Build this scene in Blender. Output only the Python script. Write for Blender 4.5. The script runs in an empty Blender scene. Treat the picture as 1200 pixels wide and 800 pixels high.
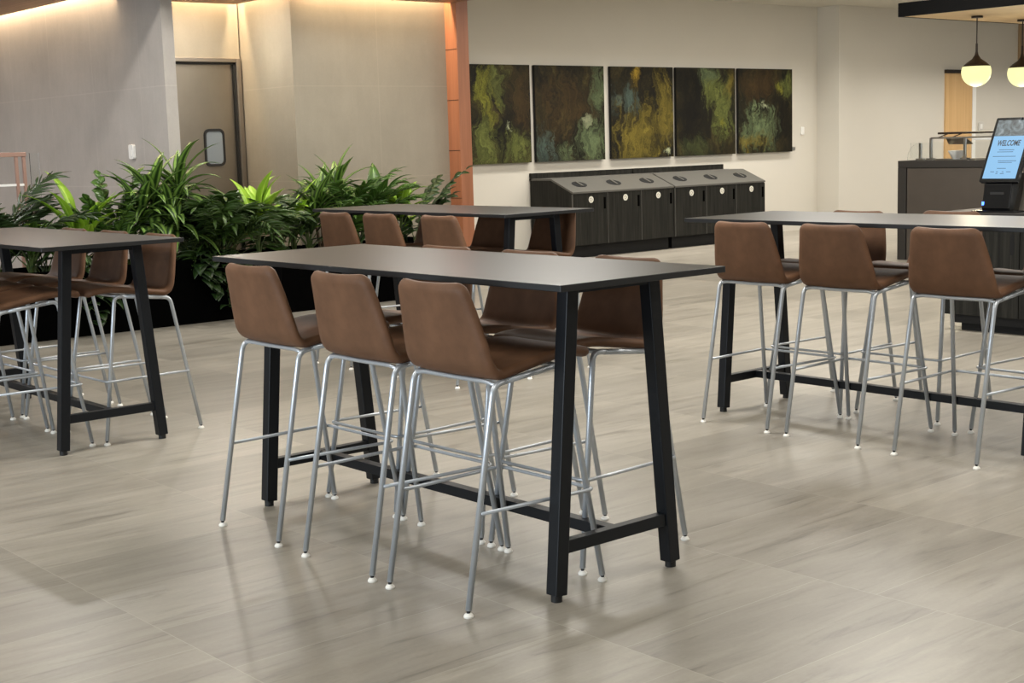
import bpy, bmesh, math, random
from mathutils import Vector, Matrix, noise
PI = math.pi
C = bpy.context.scene.collection
SC = bpy.context.scene

# ------------------------------------------------------------------ materials
def srgb(r, g, b):
    f = lambda c: (c/255/12.92) if c/255 <= .04045 else ((c/255+.055)/1.055)**2.4
    return (f(r), f(g), f(b), 1)

class NT:
    def __init__(self, name):
        self.m = bpy.data.materials.new(name); self.m.use_nodes = True
        self.t = self.m.node_tree; self.b = self.t.nodes['Principled BSDF']
    def n(self, ty, ins=None, **kw):
        nd = self.t.nodes.new(ty)
        for k, v in kw.items(): setattr(nd, k, v)
        for k, v in (ins or {}).items(): self.put(nd, k, v)
        return nd
    def put(self, nd, k, v):
        if isinstance(v, bpy.types.NodeSocket): self.t.links.new(v, nd.inputs[k])
        else: nd.inputs[k].default_value = v
    def set(self, **kw):
        for k, v in kw.items(): self.put(self.b, k.replace('_', ' '), v)
        return self
    def coord(self, scale=(1, 1, 1), loc=(0, 0, 0), kind='Object'):
        tc = self.n('ShaderNodeTexCoord')
        return self.n('ShaderNodeMapping', {'Vector': tc.outputs[kind], 'Scale': scale, 'Location': loc}).outputs[0]
    def noise(self, vec, scale=5, detail=4, rough=.55, dist=0):
        return self.n('ShaderNodeTexNoise', {'Vector': vec, 'Scale': scale, 'Detail': detail, 'Roughness': rough, 'Distortion': dist}).outputs['Fac']
    def ramp(self, fac, stops):
        nd = self.n('ShaderNodeValToRGB', {'Fac': fac}); e = nd.color_ramp.elements
        while len(e) < len(stops): e.new(.5)
        for i, (p, c) in enumerate(stops): e[i].position = p; e[i].color = c
        return nd.outputs['Color']
    def mix(self, fac, a, b, mode='MIX'):
        nd = self.n('ShaderNodeMix', data_type='RGBA', blend_type=mode)
        for i, v in ((0, fac), (6, a), (7, b)):
            if isinstance(v, bpy.types.NodeSocket): self.t.links.new(v, nd.inputs[i])
            else: nd.inputs[i].default_value = v
        return nd.outputs[2]
    def math(self, op, a, b=0.0, c=0.0, clamp=False):
        nd = self.n('ShaderNodeMath', operation=op, use_clamp=clamp)
        for i, v in enumerate((a, b, c)):
            if isinstance(v, bpy.types.NodeSocket): self.t.links.new(v, nd.inputs[i])
            else: nd.inputs[i].default_value = v
        return nd.outputs[0]
    def bump(self, h, strength=.2, dist=.01):
        nd = self.n('ShaderNodeBump', {'Height': h, 'Strength': strength, 'Distance': dist})
        self.put(self.b, 'Normal', nd.outputs[0]); return self

def plain(name, col, rough=.5, metal=0, spec=.5, var=.0, vscale=6, bump=0, bscale=80):
    t = NT(name); t.set(Roughness=rough, Metallic=metal)
    t.b.inputs['Specular IOR Level'].default_value = spec
    if var:
        f = t.noise(t.coord(), vscale)
        lo = tuple(c*(1-var) for c in col[:3])+(1,); hi = tuple(min(1, c*(1+var)) for c in col[:3])+(1,)
        t.set(Base_Color=t.ramp(f, [(.3, lo), (.7, hi)]))
    else: t.set(Base_Color=col)
    if bump: t.bump(t.noise(t.coord(), bscale, 3), bump, .002)
    return t.m

def mat_floor():
    t = NT('floor_tile')
    v = t.coord()
    sx = t.n('ShaderNodeSeparateXYZ', {'Vector': v})
    # tiles 0.9125 (x) by 0.457 (y), staggered by half in alternate columns
    col = t.math('DIVIDE', t.math('ADD', sx.outputs[0], -.085), .9125)
    ci = t.math('FLOOR', col); cf = t.math('FRACT', col)
    odd = t.math('MULTIPLY', t.math('MODULO', t.math('ADD', ci, 100.0), 2.0), .5)
    row = t.math('ADD', t.math('DIVIDE', t.math('ADD', sx.outputs[1], -3.533), .457), t.math('SUBTRACT', odd, 0.0))
    ri = t.math('FLOOR', row); rf = t.math('FRACT', row)
    def edge(f, w):
        a = t.math('LESS_THAN', f, w); b = t.math('GREATER_THAN', f, 1-w)
        return t.math('MAXIMUM', a, b)
    joint = t.math('MAXIMUM', edge(cf, .0016), edge(rf, .0032))
    tid = t.n('ShaderNodeCombineXYZ', {'X': ci, 'Y': ri, 'Z': 0.0}).outputs[0]
    wn = t.n('ShaderNodeTexWhiteNoise', {'Vector': tid}, noise_dimensions='3D')
    # long veins running along x, shifted in each tile
    off = t.n('ShaderNodeVectorMath', {0: wn.outputs['Color'], 1: (7.0, 7.0, 7.0)}, operation='MULTIPLY').outputs[0]
    sh = t.n('ShaderNodeVectorMath', {0: v, 1: off}, operation='ADD').outputs[0]
    mp = t.n('ShaderNodeMapping', {'Vector': sh, 'Scale': (.85, 5.2, 1), 'Rotation': (0, 0, .10)}).outputs[0]
    n1 = t.noise(mp, 1.5, 7, .6, .9)
    mp2 = t.n('ShaderNodeMapping', {'Vector': sh, 'Scale': (1.3, 13, 1), 'Rotation': (0, 0, .16)}).outputs[0]
    n2 = t.noise(mp2, 1.2, 6, .62, 1.4)
    n3 = t.noise(v, 60, 4, .7)
    c = t.ramp(n1, [(.28, srgb(108, 102, 93)), (.45, srgb(140, 134, 123)), (.60, srgb(157, 151, 139)), (.78, srgb(174, 167, 154))])
    c2 = t.ramp(n2, [(.30, srgb(104, 98, 89)), (.43, srgb(147, 141, 129)), (.62, srgb(157, 150, 139)), (.75, srgb(178, 171, 159))])
    c = t.mix(.55, c, c2)
    tv = t.ramp(wn.outputs['Value'], [(0, (.84, .84, .84, 1)), (1, (1.08, 1.08, 1.08, 1))])
    c = t.mix(1.0, c, tv, 'MULTIPLY')
    c = t.mix(.5, c, t.ramp(n3, [(.3, (.9, .9, .9, 1)), (.7, (1.07, 1.07, 1.07, 1))]), 'MULTIPLY')
    c = t.mix(t.math('MULTIPLY', joint, .55), c, srgb(176, 170, 158))
    t.set(Base_Color=c, Roughness=t.math('MULTIPLY_ADD', n2, .16, .27))
    t.b.inputs['Specular IOR Level'].default_value = .5
    h = t.math('SUBTRACT', t.math('MULTIPLY', n3, .25), t.math('MULTIPLY', joint, .5))
    t.bump(h, .12, .004)
    return t.m

def mat_concrete(name, base, axis, seam_u, seam_z, u0, z0):
    """large smooth panels with faint joints; axis 0 -> panel runs along x, 1 -> along y"""
    t = NT(name); v = t.coord()
    sx = t.n('ShaderNodeSeparateXYZ', {'Vector': v})
    n1 = t.noise(v, 1.3, 6, .6, .3)
    n2 = t.noise(t.coord((6, 6, 1.2)), 2.2, 5, .65)
    n3 = t.noise(v, 45, 3, .7)
    b = Vector(base[:3])
    c = t.ramp(n1, [(.25, tuple(b*.86)+(1,)), (.75, tuple(b*1.10)+(1,))])
    c = t.mix(.5, c, t.ramp(n2, [(.3, (.92, .92, .92, 1)), (.7, (1.05, 1.05, 1.05, 1))]), 'MULTIPLY')
    c = t.mix(.5, c, t.ramp(n3, [(.3, (.93, .93, .93, 1)), (.7, (1.04, 1.04, 1.04, 1))]), 'MULTIPLY')
    fu = t.math('FRACT', t.math('DIVIDE', t.math('ADD', sx.outputs[axis], -u0), seam_u))
    fz = t.math('FRACT', t.math('DIVIDE', t.math('ADD', sx.outputs[2], -z0), seam_z))
    s = t.math('MAXIMUM', t.math('LESS_THAN', fu, .009), t.math('LESS_THAN', fz, .010))
    c = t.mix(t.math('MULTIPLY', s, .30), c, tuple(b*1.35)+(1,))
    t.set(Base_Color=c, Roughness=.62)
    t.bump(n3, .08, .003)
    return t.m

def mat_grain(name, dark, light, scale=(28, 28, 1.1), rough=.4, spec=.4):
    t = NT(name)
    n1 = t.noise(t.coord(scale), 1.5, 6, .65, .25)
    n2 = t.noise(t.coord((scale[0]*3.2, scale[1]*3.2, scale[2]*1.4)), 1.6, 3, .6)
    f = t.math('MULTIPLY_ADD', n2, .4, t.math('MULTIPLY', n1, .6))
    t.set(Base_Color=t.ramp(f, [(.34, dark), (.52, tuple((a+b)/2 for a, b in zip(dark, light))), (.68, light)]), Roughness=rough)
    t.b.inputs['Specular IOR Level'].default_value = spec
    return t.m

def mat_leaf(name, mid, edge, rough=.38, stripe=False):
    """leaf across-width colour from the leaf's own UV"""
    t = NT(name)
    uv = t.n('ShaderNodeTexCoord').outputs['UV']
    sx = t.n('ShaderNodeSeparateXYZ', {'Vector': uv})
    d = t.math('ABSOLUTE', t.math('SUBTRACT', sx.outputs[0], .5))
    n = t.noise(t.coord(), 9, 3)
    if stripe: c = t.ramp(d, [(.10, mid), (.22, edge), (.36, edge), (.48, mid)])
    else: c = t.ramp(d, [(.02, edge), (.08, mid), (.5, tuple(.85*a for a in mid[:3])+(1,))])
    c = t.mix(.7, c, t.ramp(n, [(.3, (.72, .72, .72, 1)), (.7, (1.18, 1.18, 1.1, 1))]), 'MULTIPLY')
    t.set(Base_Color=c, Roughness=rough)
    t.b.inputs['Subsurface Weight'].default_value = 0
    t.b.inputs['Specular IOR Level'].default_value = .4
    return t.m

def mat_painting(name, seed, masks, base):
    """abstract canvas: vertical brushed streaks with ragged patches; masks = (u, v, ru, rv, colour, amount)"""
    t = NT(name)
    g = t.n('ShaderNodeTexCoord').outputs['Generated']
    def n4(vec, scale, detail, rough, w, out='Fac', dist=0):
        return t.n('ShaderNodeTexNoise', {'Vector': vec, 'Scale': scale, 'Detail': detail, 'Roughness': rough, 'W': w, 'Distortion': dist}, noise_dimensions='4D').outputs[out]
    def warp(vec, col, amt):
        d = t.n('ShaderNodeVectorMath', {0: col, 1: (.5, .5, .5)}, operation='SUBTRACT').outputs[0]
        d = t.n('ShaderNodeVectorMath', {0: d, 1: amt}, operation='MULTIPLY').outputs[0]
        return t.n('ShaderNodeVectorMath', {0: vec, 1: d}, operation='ADD').outputs[0]
    p = warp(g, n4(g, 2.6, 5, .6, seed, 'Color'), (.55, 0, .6))
    p = warp(p, n4(g, 11, 4, .6, seed+5, 'Color'), (.10, 0, .22))
    st = t.n('ShaderNodeMapping', {'Vector': p, 'Scale': (15, 1, 3.0), 'Rotation': (0, .22, 0)}).outputs[0]
    s = n4(st, 1.5, 8, .72, seed*3.1, dist=.4)
    big = n4(p, 3.4, 5, .6, seed+11)
    c = t.ramp(t.math('MULTIPLY_ADD', big, .6, t.math('MULTIPLY', s, .4)), base)
    sp = t.n('ShaderNodeSeparateXYZ', {'Vector': p})
    for k, (u, v, ru, rv, colr, amt) in enumerate(masks):
        du = t.math('DIVIDE', t.math('SUBTRACT', sp.outputs[0], u), ru)
        dv = t.math('DIVIDE', t.math('SUBTRACT', sp.outputs[2], v), rv)
        d = t.math('SQRT', t.math('ADD', t.math('MULTIPLY', du, du), t.math('MULTIPLY', dv, dv)))
        rag = n4(st, 1.1+.3*k, 6, .7, seed+2.3*k)
        m = t.math('ADD', t.math('SUBTRACT', 1.0, d), t.math('MULTIPLY_ADD', rag, 4.0, -1.9))
        m = t.math('MULTIPLY', m, 1.3, clamp=True)
        lo = tuple(x*.42 for x in colr[:3])+(1,); hi = tuple(min(1, x*1.45) for x in colr[:3])+(1,)
        c = t.mix(t.math('MULTIPLY', m, amt, clamp=True), c, t.ramp(s, [(.32, lo), (.5, colr), (.66, hi)]))
    f = n4(st, 4.5, 5, .7, seed)
    c = t.mix(.75, c, t.ramp(f, [(.34, (.36, .36, .36, 1)), (.66, (1.12, 1.12, 1.12, 1))]), 'MULTIPLY')
    t.set(Base_Color=c, Roughness=.5)
    t.b.inputs['Specular IOR Level'].default_value = .2
    return t.m

def emit(name, col, strength):
    t = NT(name); t.set(Base_Color=(0, 0, 0, 1), Emission_Color=col); t.b.inputs['Emission Strength'].default_value = strength
    t.b.inputs['Specular IOR Level'].default_value = .2
    return t.m

M = {}
M['floor'] = mat_floor()
M['paint'] = plain('painted_wall', srgb(204, 199, 188), .6, var=.02, vscale=.8, bump=.03)
M['paint_warm'] = plain('painted_wall_panel', srgb(150, 125, 92), .6, var=.03)
M['ceiling'] = plain('ceiling_paint', srgb(200, 196, 184), .7, var=.02)
M['concrete_x'] = mat_concrete('concrete_panel_center', srgb(140, 132, 117), 0, 1.05, .94, .25, .215)
M['concrete_y'] = mat_concrete('concrete_panel_left', srgb(172, 166, 160), 1, 1.05, .94, .1, .215)
M['copper_wood'] = mat_grain('copper_wood', srgb(134, 86, 60), srgb(158, 104, 76), (8, 8, .5), .42)
M['wood_slat'] = mat_grain('wood_soffit', srgb(112, 80, 58), srgb(168, 128, 98), (18, .35, 4), .5)
M['oak'] = mat_grain('oak_door', srgb(196, 158, 108), srgb(216, 180, 130), (9, 9, .35), .5)
M['top'] = plain('black_laminate_top', srgb(15, 14, 13), .30, spec=.42)
M['top_edge'] = plain('black_edge_band', srgb(12, 14, 16), .5)
M['black_metal'] = plain('black_powder_coat', srgb(12, 16, 21), .42, spec=.3, bump=.04, bscale=400)
M['leather'] = plain('brown_leather', srgb(102, 73, 53), .55, spec=.22, var=.17, vscale=11, bump=.10, bscale=220)
M['chrome'] = plain('satin_silver_metal', srgb(190, 196, 202), .34, metal=.6)
M['rubber'] = plain('black_rubber', srgb(18, 18, 18), .6)
M['glide'] = plain('white_glide', srgb(235, 232, 224), .4)
M['dark_wood'] = mat_grain('dark_grain_laminate', srgb(6, 6, 5), srgb(48, 47, 42), (17, 17, .8), .5, .18)
M['bin_top'] = plain('grey_solid_surface', srgb(84, 82, 77), .36, spec=.6, var=.05, vscale=20)
M['black'] = plain('matte_black', srgb(8, 8, 8), .6, spec=.3)
M['black_gloss'] = plain('gloss_black_plastic', srgb(10, 11, 13), .22)
M['white'] = plain('white_plastic', srgb(232, 231, 226), .4)
M['oval'] = plain('white_sign_disc', srgb(214, 212, 200), .5)
M['steel'] = plain('brushed_steel', srgb(142, 134, 122), .33, metal=.85, var=.06, vscale=3)
M['steel_frame'] = plain('steel_door_frame', srgb(140, 132, 122), .35, metal=.8)
M['steel_light'] = plain('bright_steel', srgb(178, 178, 174), .28, metal=1)
M['copper'] = plain('copper_tube', srgb(160, 128, 114), .4, metal=.3)
M['stone_top'] = plain('pale_counter_top', srgb(200, 196, 188), .35, var=.05, vscale=14)
M['counter_tile'] = plain('dark_counter_tile', srgb(68, 61, 54), .5, var=.14, vscale=2.5)
M['counter_frame'] = plain('dark_counter_frame', srgb(38, 35, 32), .5)
M['bronze'] = plain('dark_bronze', srgb(44, 33, 26), .45, metal=.4)
M['canopy'] = plain('black_canopy_fascia', srgb(9, 9, 10), .6, spec=.12)
M['canopy_wood'] = plain('pale_canopy_underside', srgb(196, 168, 128), .6, var=.06, vscale=3)
M['soil'] = plain('dark_soil', srgb(34, 26, 20), .9, var=.3, vscale=30)
M['planter'] = plain('black_planter', srgb(3, 3, 3), .9, spec=.02)
M['stem'] = plain('green_stem', srgb(72, 88, 40), .5, var=.2)
M['cane'] = plain('brown_cane', srgb(96, 80, 58), .7, var=.2)
g = NT('clear_glass'); g.set(Base_Color=(.97, .99, .985, 1), Roughness=.02, IOR=1.45)
g.b.inputs['Transmission Weight'].default_value = 1; M['glass'] = g.m
g = NT('door_window_glass'); g.set(Base_Color=srgb(120, 128, 134), Roughness=.08); M['door_glass'] = g.m
M['leaf_dark'] = mat_leaf('dark_green_leaf', srgb(38, 58, 26), srgb(60, 84, 40))
M['leaf_mid'] = mat_leaf('green_leaf', srgb(62, 92, 34), srgb(96, 128, 54))
M['leaf_lime'] = mat_leaf('lime_leaf', srgb(136, 176, 48), srgb(176, 206, 92))
M['leaf_stripe'] = mat_leaf('striped_leaf', srgb(40, 66, 26), srgb(116, 148, 68), stripe=True)
M['leaf_fern'] = mat_leaf('fern_leaf', srgb(52, 76, 28), srgb(76, 100, 44))
M['globe'] = emit('glowing_globe', srgb(255, 248, 178), 1.15)

def mat_screen_photo():
    t = NT('screen_leaf_photo'); g = t.coord((3, 3, 3))
    f = t.noise(g, 3.2, 6, .6, 2.2)
    c = t.ramp(f, [(.32, srgb(30, 38, 42)), (.48, srgb(88, 104, 108)), (.6, srgb(140, 158, 164)), (.72, srgb(196, 208, 214))])
    t.set(Base_Color=(0, 0, 0, 1), Emission_Color=c); t.b.inputs['Emission Strength'].default_value = .62
    return t.m
M['screen_photo'] = mat_screen_photo()
M['screen_blue'] = emit('screen_blue', srgb(146, 200, 242), .95)
M['ink'] = plain('dark_blue_lettering', srgb(10, 22, 36), .6)
M['ink_soft'] = plain('soft_blue_lettering', srgb(40, 74, 106), .6)
M['blue_led'] = emit('blue_status_light', srgb(80, 130, 255), 4)

# ------------------------------------------------------------------ geometry helpers
def link_mesh(name, bm, mat, parent=None, smooth=False, bevel=0, angle=40):
    me = bpy.data.meshes.new(name)
    bm.normal_update()
    bm.to_mesh(me); bm.free()
    for m in (mat if isinstance(mat, (list, tuple)) else [mat]): me.materials.append(m)
    o = bpy.data.objects.new(name, me); C.objects.link(o)
    if smooth:
        me.polygons.foreach_set('use_smooth', [True]*len(me.polygons))
        if smooth != 'all': me.set_sharp_from_angle(angle=math.radians(angle))
    if bevel:
        md = o.modifiers.new('bevel', 'BEVEL'); md.width = bevel; md.segments = 2; md.limit_method = 'ANGLE'; md.angle_limit = .6
    if parent: o.parent = parent
    return o
def B(): return bmesh.new()
def box(bm, x0, x1, y0, y1, z0, z1, mi=0):
    vs = [bm.verts.new((x, y, z)) for x in (x0, x1) for y in (y0, y1) for z in (z0, z1)]
    for f in ((0, 1, 3, 2), (4, 6, 7, 5), (0, 4, 5, 1), (2, 3, 7, 6), (0, 2, 6, 4), (1, 5, 7, 3)):
        fc = bm.faces.new([vs[i] for i in f]); fc.material_index = mi
    return vs
def prism(bm, pts, d, mi=0):
    """pts: outline (list of 3D), extruded by vector d"""
    a = [bm.verts.new(p) for p in pts]; b = [bm.verts.new(Vector(p)+Vector(d)) for p in pts]
    n = len(pts); fs = [bm.faces.new(a[::-1]), bm.faces.new(b)]
    for i in range(n): fs.append(bm.faces.new((a[i], a[(i+1) % n], b[(i+1) % n], b[i])))
    for f in fs: f.material_index = mi
    bmesh.ops.recalc_face_normals(bm, faces=fs)
def tube(bm, pts, r, n=8, cap=True):
    pts = [Vector(p) for p in pts]; rings = []
    rr = r if isinstance(r, (list, tuple)) else [r]*len(pts)
    prev = None
    for i, p in enumerate(pts):
        d = (pts[min(i+1, len(pts)-1)]-pts[max(i-1, 0)]).normalized()
        if prev is None:
            u = d.orthogonal().normalized()
        else:
            u = (prev-d*prev.dot(d)).normalized()
        prev = u; v = d.cross(u)
        rings.append([bm.verts.new(p+rr[i]*(math.cos(2*PI*k/n)*u+math.sin(2*PI*k/n)*v)) for k in range(n)])
    for a, b in zip(rings, rings[1:]):
        for k in range(n): bm.faces.new((a[k], a[(k+1) % n], b[(k+1) % n], b[k]))
    if cap: bm.faces.new(rings[0][::-1]); bm.faces.new(rings[-1])
def beam(bm, p0, p1, w, d, up=(0, 1, 0)):
    """rectangular bar p0->p1, w along the axis closest to `up`'s cross, d along up"""
    p0, p1 = Vector(p0), Vector(p1); ax = (p1-p0).normalized(); up = Vector(up)
    u = (up-ax*up.dot(ax)).normalized(); v = ax.cross(u)
    c = [(-1, -1), (1, -1), (1, 1), (-1, 1)]
    a = [bm.verts.new(p0+u*d/2*i+v*w/2*j) for i, j in c]; b = [bm.verts.new(p1+u*d/2*i+v*w/2*j) for i, j in c]
    fs = [bm.faces.new(a[::-1]), bm.faces.new(b)]+[bm.faces.new((a[k], a[(k+1) % 4], b[(k+1) % 4], b[k])) for k in range(4)]
    bmesh.ops.recalc_face_normals(bm, faces=fs)
def lathe(bm, prof, c=(0, 0, 0), n=24):
    rings = []
    for r, z in prof:
        if r < 1e-6: rings.append([bm.verts.new((c[0], c[1], c[2]+z))])
        else: rings.append([bm.verts.new((c[0]+r*math.cos(2*PI*k/n), c[1]+r*math.sin(2*PI*k/n), c[2]+z)) for k in range(n)])
    fs = []
    for a, b in zip(rings, rings[1:]):
        for k in range(n):
            q = [a[k % len(a)], a[(k+1) % len(a)], b[(k+1) % len(b)], b[k % len(b)]]
            q = list(dict.fromkeys(q))
            if len(q) > 2: fs.append(bm.faces.new(q))
    bmesh.ops.recalc_face_normals(bm, faces=fs)
def fillet(pts, r, n=5):
    pts = [Vector(p) for p in pts]; out = [pts[0]]
    for a, b, c in zip(pts, pts[1:], pts[2:]):
        d0 = (a-b).normalized(); d1 = (c-b).normalized()
        p0 = b+d0*r; p1 = b+d1*r
        for i in range(n+1):
            t = i/n; out.append((1-t)**2*p0+2*t*(1-t)*b+t*t*p1)
    out.append(pts[-1]); return out
def rrect(w, h, r, n=5):
    o = []
    for cx, cy, a0 in ((w/2-r, h/2-r, 0), (-w/2+r, h/2-r, 90), (-w/2+r, -h/2+r, 180), (w/2-r, -h/2+r, 270)):
        for i in range(n+1):
            a = math.radians(a0+90*i/n); o.append((cx+r*math.cos(a), cy+r*math.sin(a)))
    return o
def tag(o, label=None, cat=None, group=None, kind=None):
    if label: o['label'] = label
    if cat: o['category'] = cat
    if group: o['group'] = group
    if kind: o['kind'] = kind
    return o
def thing(name, label, cat, loc=(0, 0, 0), rz=0, group=None):
    o = bpy.data.objects.new(name, None); C.objects.link(o); o.location = loc; o.rotation_euler = (0, 0, rz)
    o.empty_display_size = .1
    return tag(o, label, cat, group)
KIDS = {}
def child_list(o): return [c for c in bpy.data.objects if c.parent == o]
def dup(root):
    r = root.copy(); C.objects.link(r)
    for ch in child_list(root):
        if ch is r: continue
        c = ch.copy(); C.objects.link(c); c.parent = r
        for g_ in child_list(ch):
            d = g_.copy(); C.objects.link(d); d.parent = c
    return r
def struct(name, bm, mat, parent=None, bevel=0, **k):
    o = link_mesh(name, bm, mat, parent, bevel=bevel, **k)
    if parent is None: o['kind'] = 'structure'
    return o

# ------------------------------------------------------------------ the room
CEIL = 3.41
bm = B(); box(bm, -9, 30, -9, 22, -.12, 0); struct('floor', bm, M['floor'])
bm = B(); box(bm, -9, 6.13, 11.55, 11.9, CEIL, CEIL+.12); box(bm, -9, 30, -9, 11.55, CEIL, CEIL+.12); box(bm, 9.72, 30, 11.55, 13.9, CEIL, CEIL+.12); struct('ceiling', bm, M['ceiling'])
# wood-lined soffit over the serving side, stopping short of the walls so that the cove light can wash them
bm = B()
box(bm, -9, 6.13, 12.05, 22, 3.03, 3.10); box(bm, 6.13, 9.55, 11.55, 12.09, 2.965, 3.06); box(bm, 6.13, 7.53, 12.09, 13.09, 2.965, 3.06)
struct('ceiling_left', bm, M['wood_slat'])
bm = B(); box(bm, -9, 9.8, 12.0, 22, CEIL-.08, CEIL); struct('ceiling_cove', bm, M['ceiling'])
bm = B(); box(bm, -9, 6.13, 11.9, 12.05, 3.03, CEIL+.12); box(bm, 6.13, 9.711, 11.5, 11.55, 2.965, CEIL+.12); struct('trim_header', bm, M['copper_wood'])
bm = B(); box(bm, 6.24, 6.36, 12.2, 22, 0, CEIL); struct('wall_left', bm, M['concrete_y'])
bm = B(); box(bm, 6.36, 6.50, 13.2, 13.4, 0, CEIL); box(bm, 6.50, 7.615, 13.2, 13.4, 2.43, CEIL); box(bm, 6.50, 7.615, 13.75, 13.8, 0, 2.5)
struct('wall_alcove', bm, M['concrete_x'])
bm = B(); box(bm, 7.63, 9.711, 12.2, 13.9, 0, CEIL); struct('wall_center', bm, M['concrete_x'])
bm = B(); box(bm, 9.711, 18.2, 13.9, 14.05, 0, CEIL); struct('wall_back', bm, M['paint'])
bm = B(); box(bm, 18.2, 30, 13.49, 14.05, 0, CEIL); struct('wall_right', bm, M['paint'])
bm = B(); box(bm, 23.36, 24.8, 13.44, 13.49, 2.36, CEIL); struct('trim_bulkhead', bm, M['paint_warm'], bevel=.004)
# copper-toned end post of the portal, jointed on its side face
bm = B(); box(bm, 9.55, 9.711, 12.0, 12.2, 0, CEIL)
post = struct('trim_post', bm, M['copper_wood'], bevel=.004)
bm = B()
for z in (.9, 1.41, 1.945, 2.48): box(bm, 9.5485, 9.5505, 12.004, 12.2, z, z+.006)
link_mesh('panel_joint', bm, M['bronze'], post)
# stainless kitchen door
d = bpy.data.objects.new('door_1', None); C.objects.link(d); d['kind'] = 'structure'; d.location = (7.05, 13.2, 0)
def at(o, bm):
    bmesh.ops.translate(bm, verts=bm.verts, vec=-Vector(o.location)); return bm
bm = B(); box(bm, 6.52, 7.56, 13.235, 13.28, .01, 2.39); link_mesh('door_panel', at(d, bm), M['steel'], d)
bm = B()
prism(bm, [(7.56, 13.175, 0), (7.615, 13.175, 0), (7.615, 13.3, 0), (7.56, 13.3, 0)], (0, 0, 2.43)); box(bm, 6.40, 7.56, 13.175, 13.3, 2.385, 2.43); box(bm, 6.40, 6.50, 13.175, 13.3, 0, 2.385)
link_mesh('door_frame', at(d, bm), M['steel_frame'], d, bevel=.006)
bm = B(); box(bm, 7.535, 7.56, 13.20, 13.236, .02, 2.385); box(bm, 6.52, 7.56, 13.20, 13.236, 2.365, 2.385); link_mesh('gasket', at(d, bm), M['rubber'], d)
bm = B()
o_, i_ = rrect(.235, .385, .06), rrect(.19, .335, .045)
def ring(bm, o_, i_, cx, y0, y1, cz):
    oo = [bm.verts.new((cx+u, y0, cz+v)) for u, v in o_]; ii = [bm.verts.new((cx+u, y0, cz+v)) for u, v in i_]
    ob = [bm.verts.new((cx+u, y1, cz+v)) for u, v in o_]; ib = [bm.verts.new((cx+u, y1, cz+v)) for u, v in i_]
    n = len(oo); fs = []
    for k in range(n):
        j = (k+1) % n
        fs += [bm.faces.new((oo[k], oo[j], ii[j], ii[k])), bm.faces.new((oo[k], ob[k], ob[j], oo[j])), bm.faces.new((ii[k], ii[j], ib[j], ib[k]))]
    bmesh.ops.recalc_face_normals(bm, faces=fs)
ring(bm, o_, i_, 7.285, 13.222, 13.24, 1.52); win = link_mesh('window_gasket', at(d, bm), M['rubber'], d)
bm = B(); prism(bm, [(7.285+u, 13.229, 1.52+v) for u, v in i_], (0, .01, 0)); link_mesh('pane', at(d, bm), M['door_glass'], win)
# oak door in the right-hand wall
d = bpy.data.objects.new('door_2', None); C.objects.link(d); d['kind'] = 'structure'; d.location = (21.5, 13.49, 0)
bm = B(); box(bm, 21.08, 21.87, 13.455, 13.495, .01, 2.41); link_mesh('door_panel', at(d, bm), M['oak'], d)
bm = B(); box(bm, 21.07, 21.89, 13.44, 13.495, 2.41, 2.47); link_mesh('door_header', at(d, bm), M['bronze'], d)
bm = B(); box(bm, 21.89, 22.0, 13.46, 13.495, 0, 2.47); link_mesh('door_trim', at(d, bm), M['white'], d)

def wall_plate(name, label, cat, c, w, h, axis, mat=None):
    t = thing(name, label, cat, c)
    bm = B(); o2 = rrect(w, h, min(w, h)*.2, 3)
    if axis == 'x': prism(bm, [(0, u, v) for u, v in o2], (-.03, 0, 0))
    else: prism(bm, [(u, 0, v) for u, v in o2], (0, -.02, 0))
    link_mesh('housing', bm, mat or M['white'], t, bevel=.003)
    bm = B()
    if axis == 'x': box(bm, -.034, -.028, -w*.22, w*.22, -h*.3, h*.12)
    else: box(bm, -w*.22, w*.22, -.024, -.018, -h*.25, h*.25)
    link_mesh('button', bm, M['white'], t, bevel=.001)
    return t
wall_plate('wall_sensor', 'small white box fixed to the concrete wall left of the steel door', 'sensor', (6.24, 12.94, 1.50), .10, .14, 'x')
wall_plate('thermostat', 'small white thermostat on the pale wall right of the last painting', 'thermostat', (17.82, 13.9, 1.53), .07, .12, 'y')
bm = B(); prism(bm, [(17.61+u, 13.9, 1.262+v) for u, v in rrect(.07, .05, .008, 2)], (0, -.008, 0))
tag(link_mesh('caption_plate', bm, M['steel_light']), 'tiny grey plate low on the wall beside the last painting', 'plate')
wall_plate('socket_plate', 'pale square socket plate on the wall right of the oak door', 'socket', (22.19, 13.49, 1.52), .16, .16, 'y', M['stone_top'])

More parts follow.
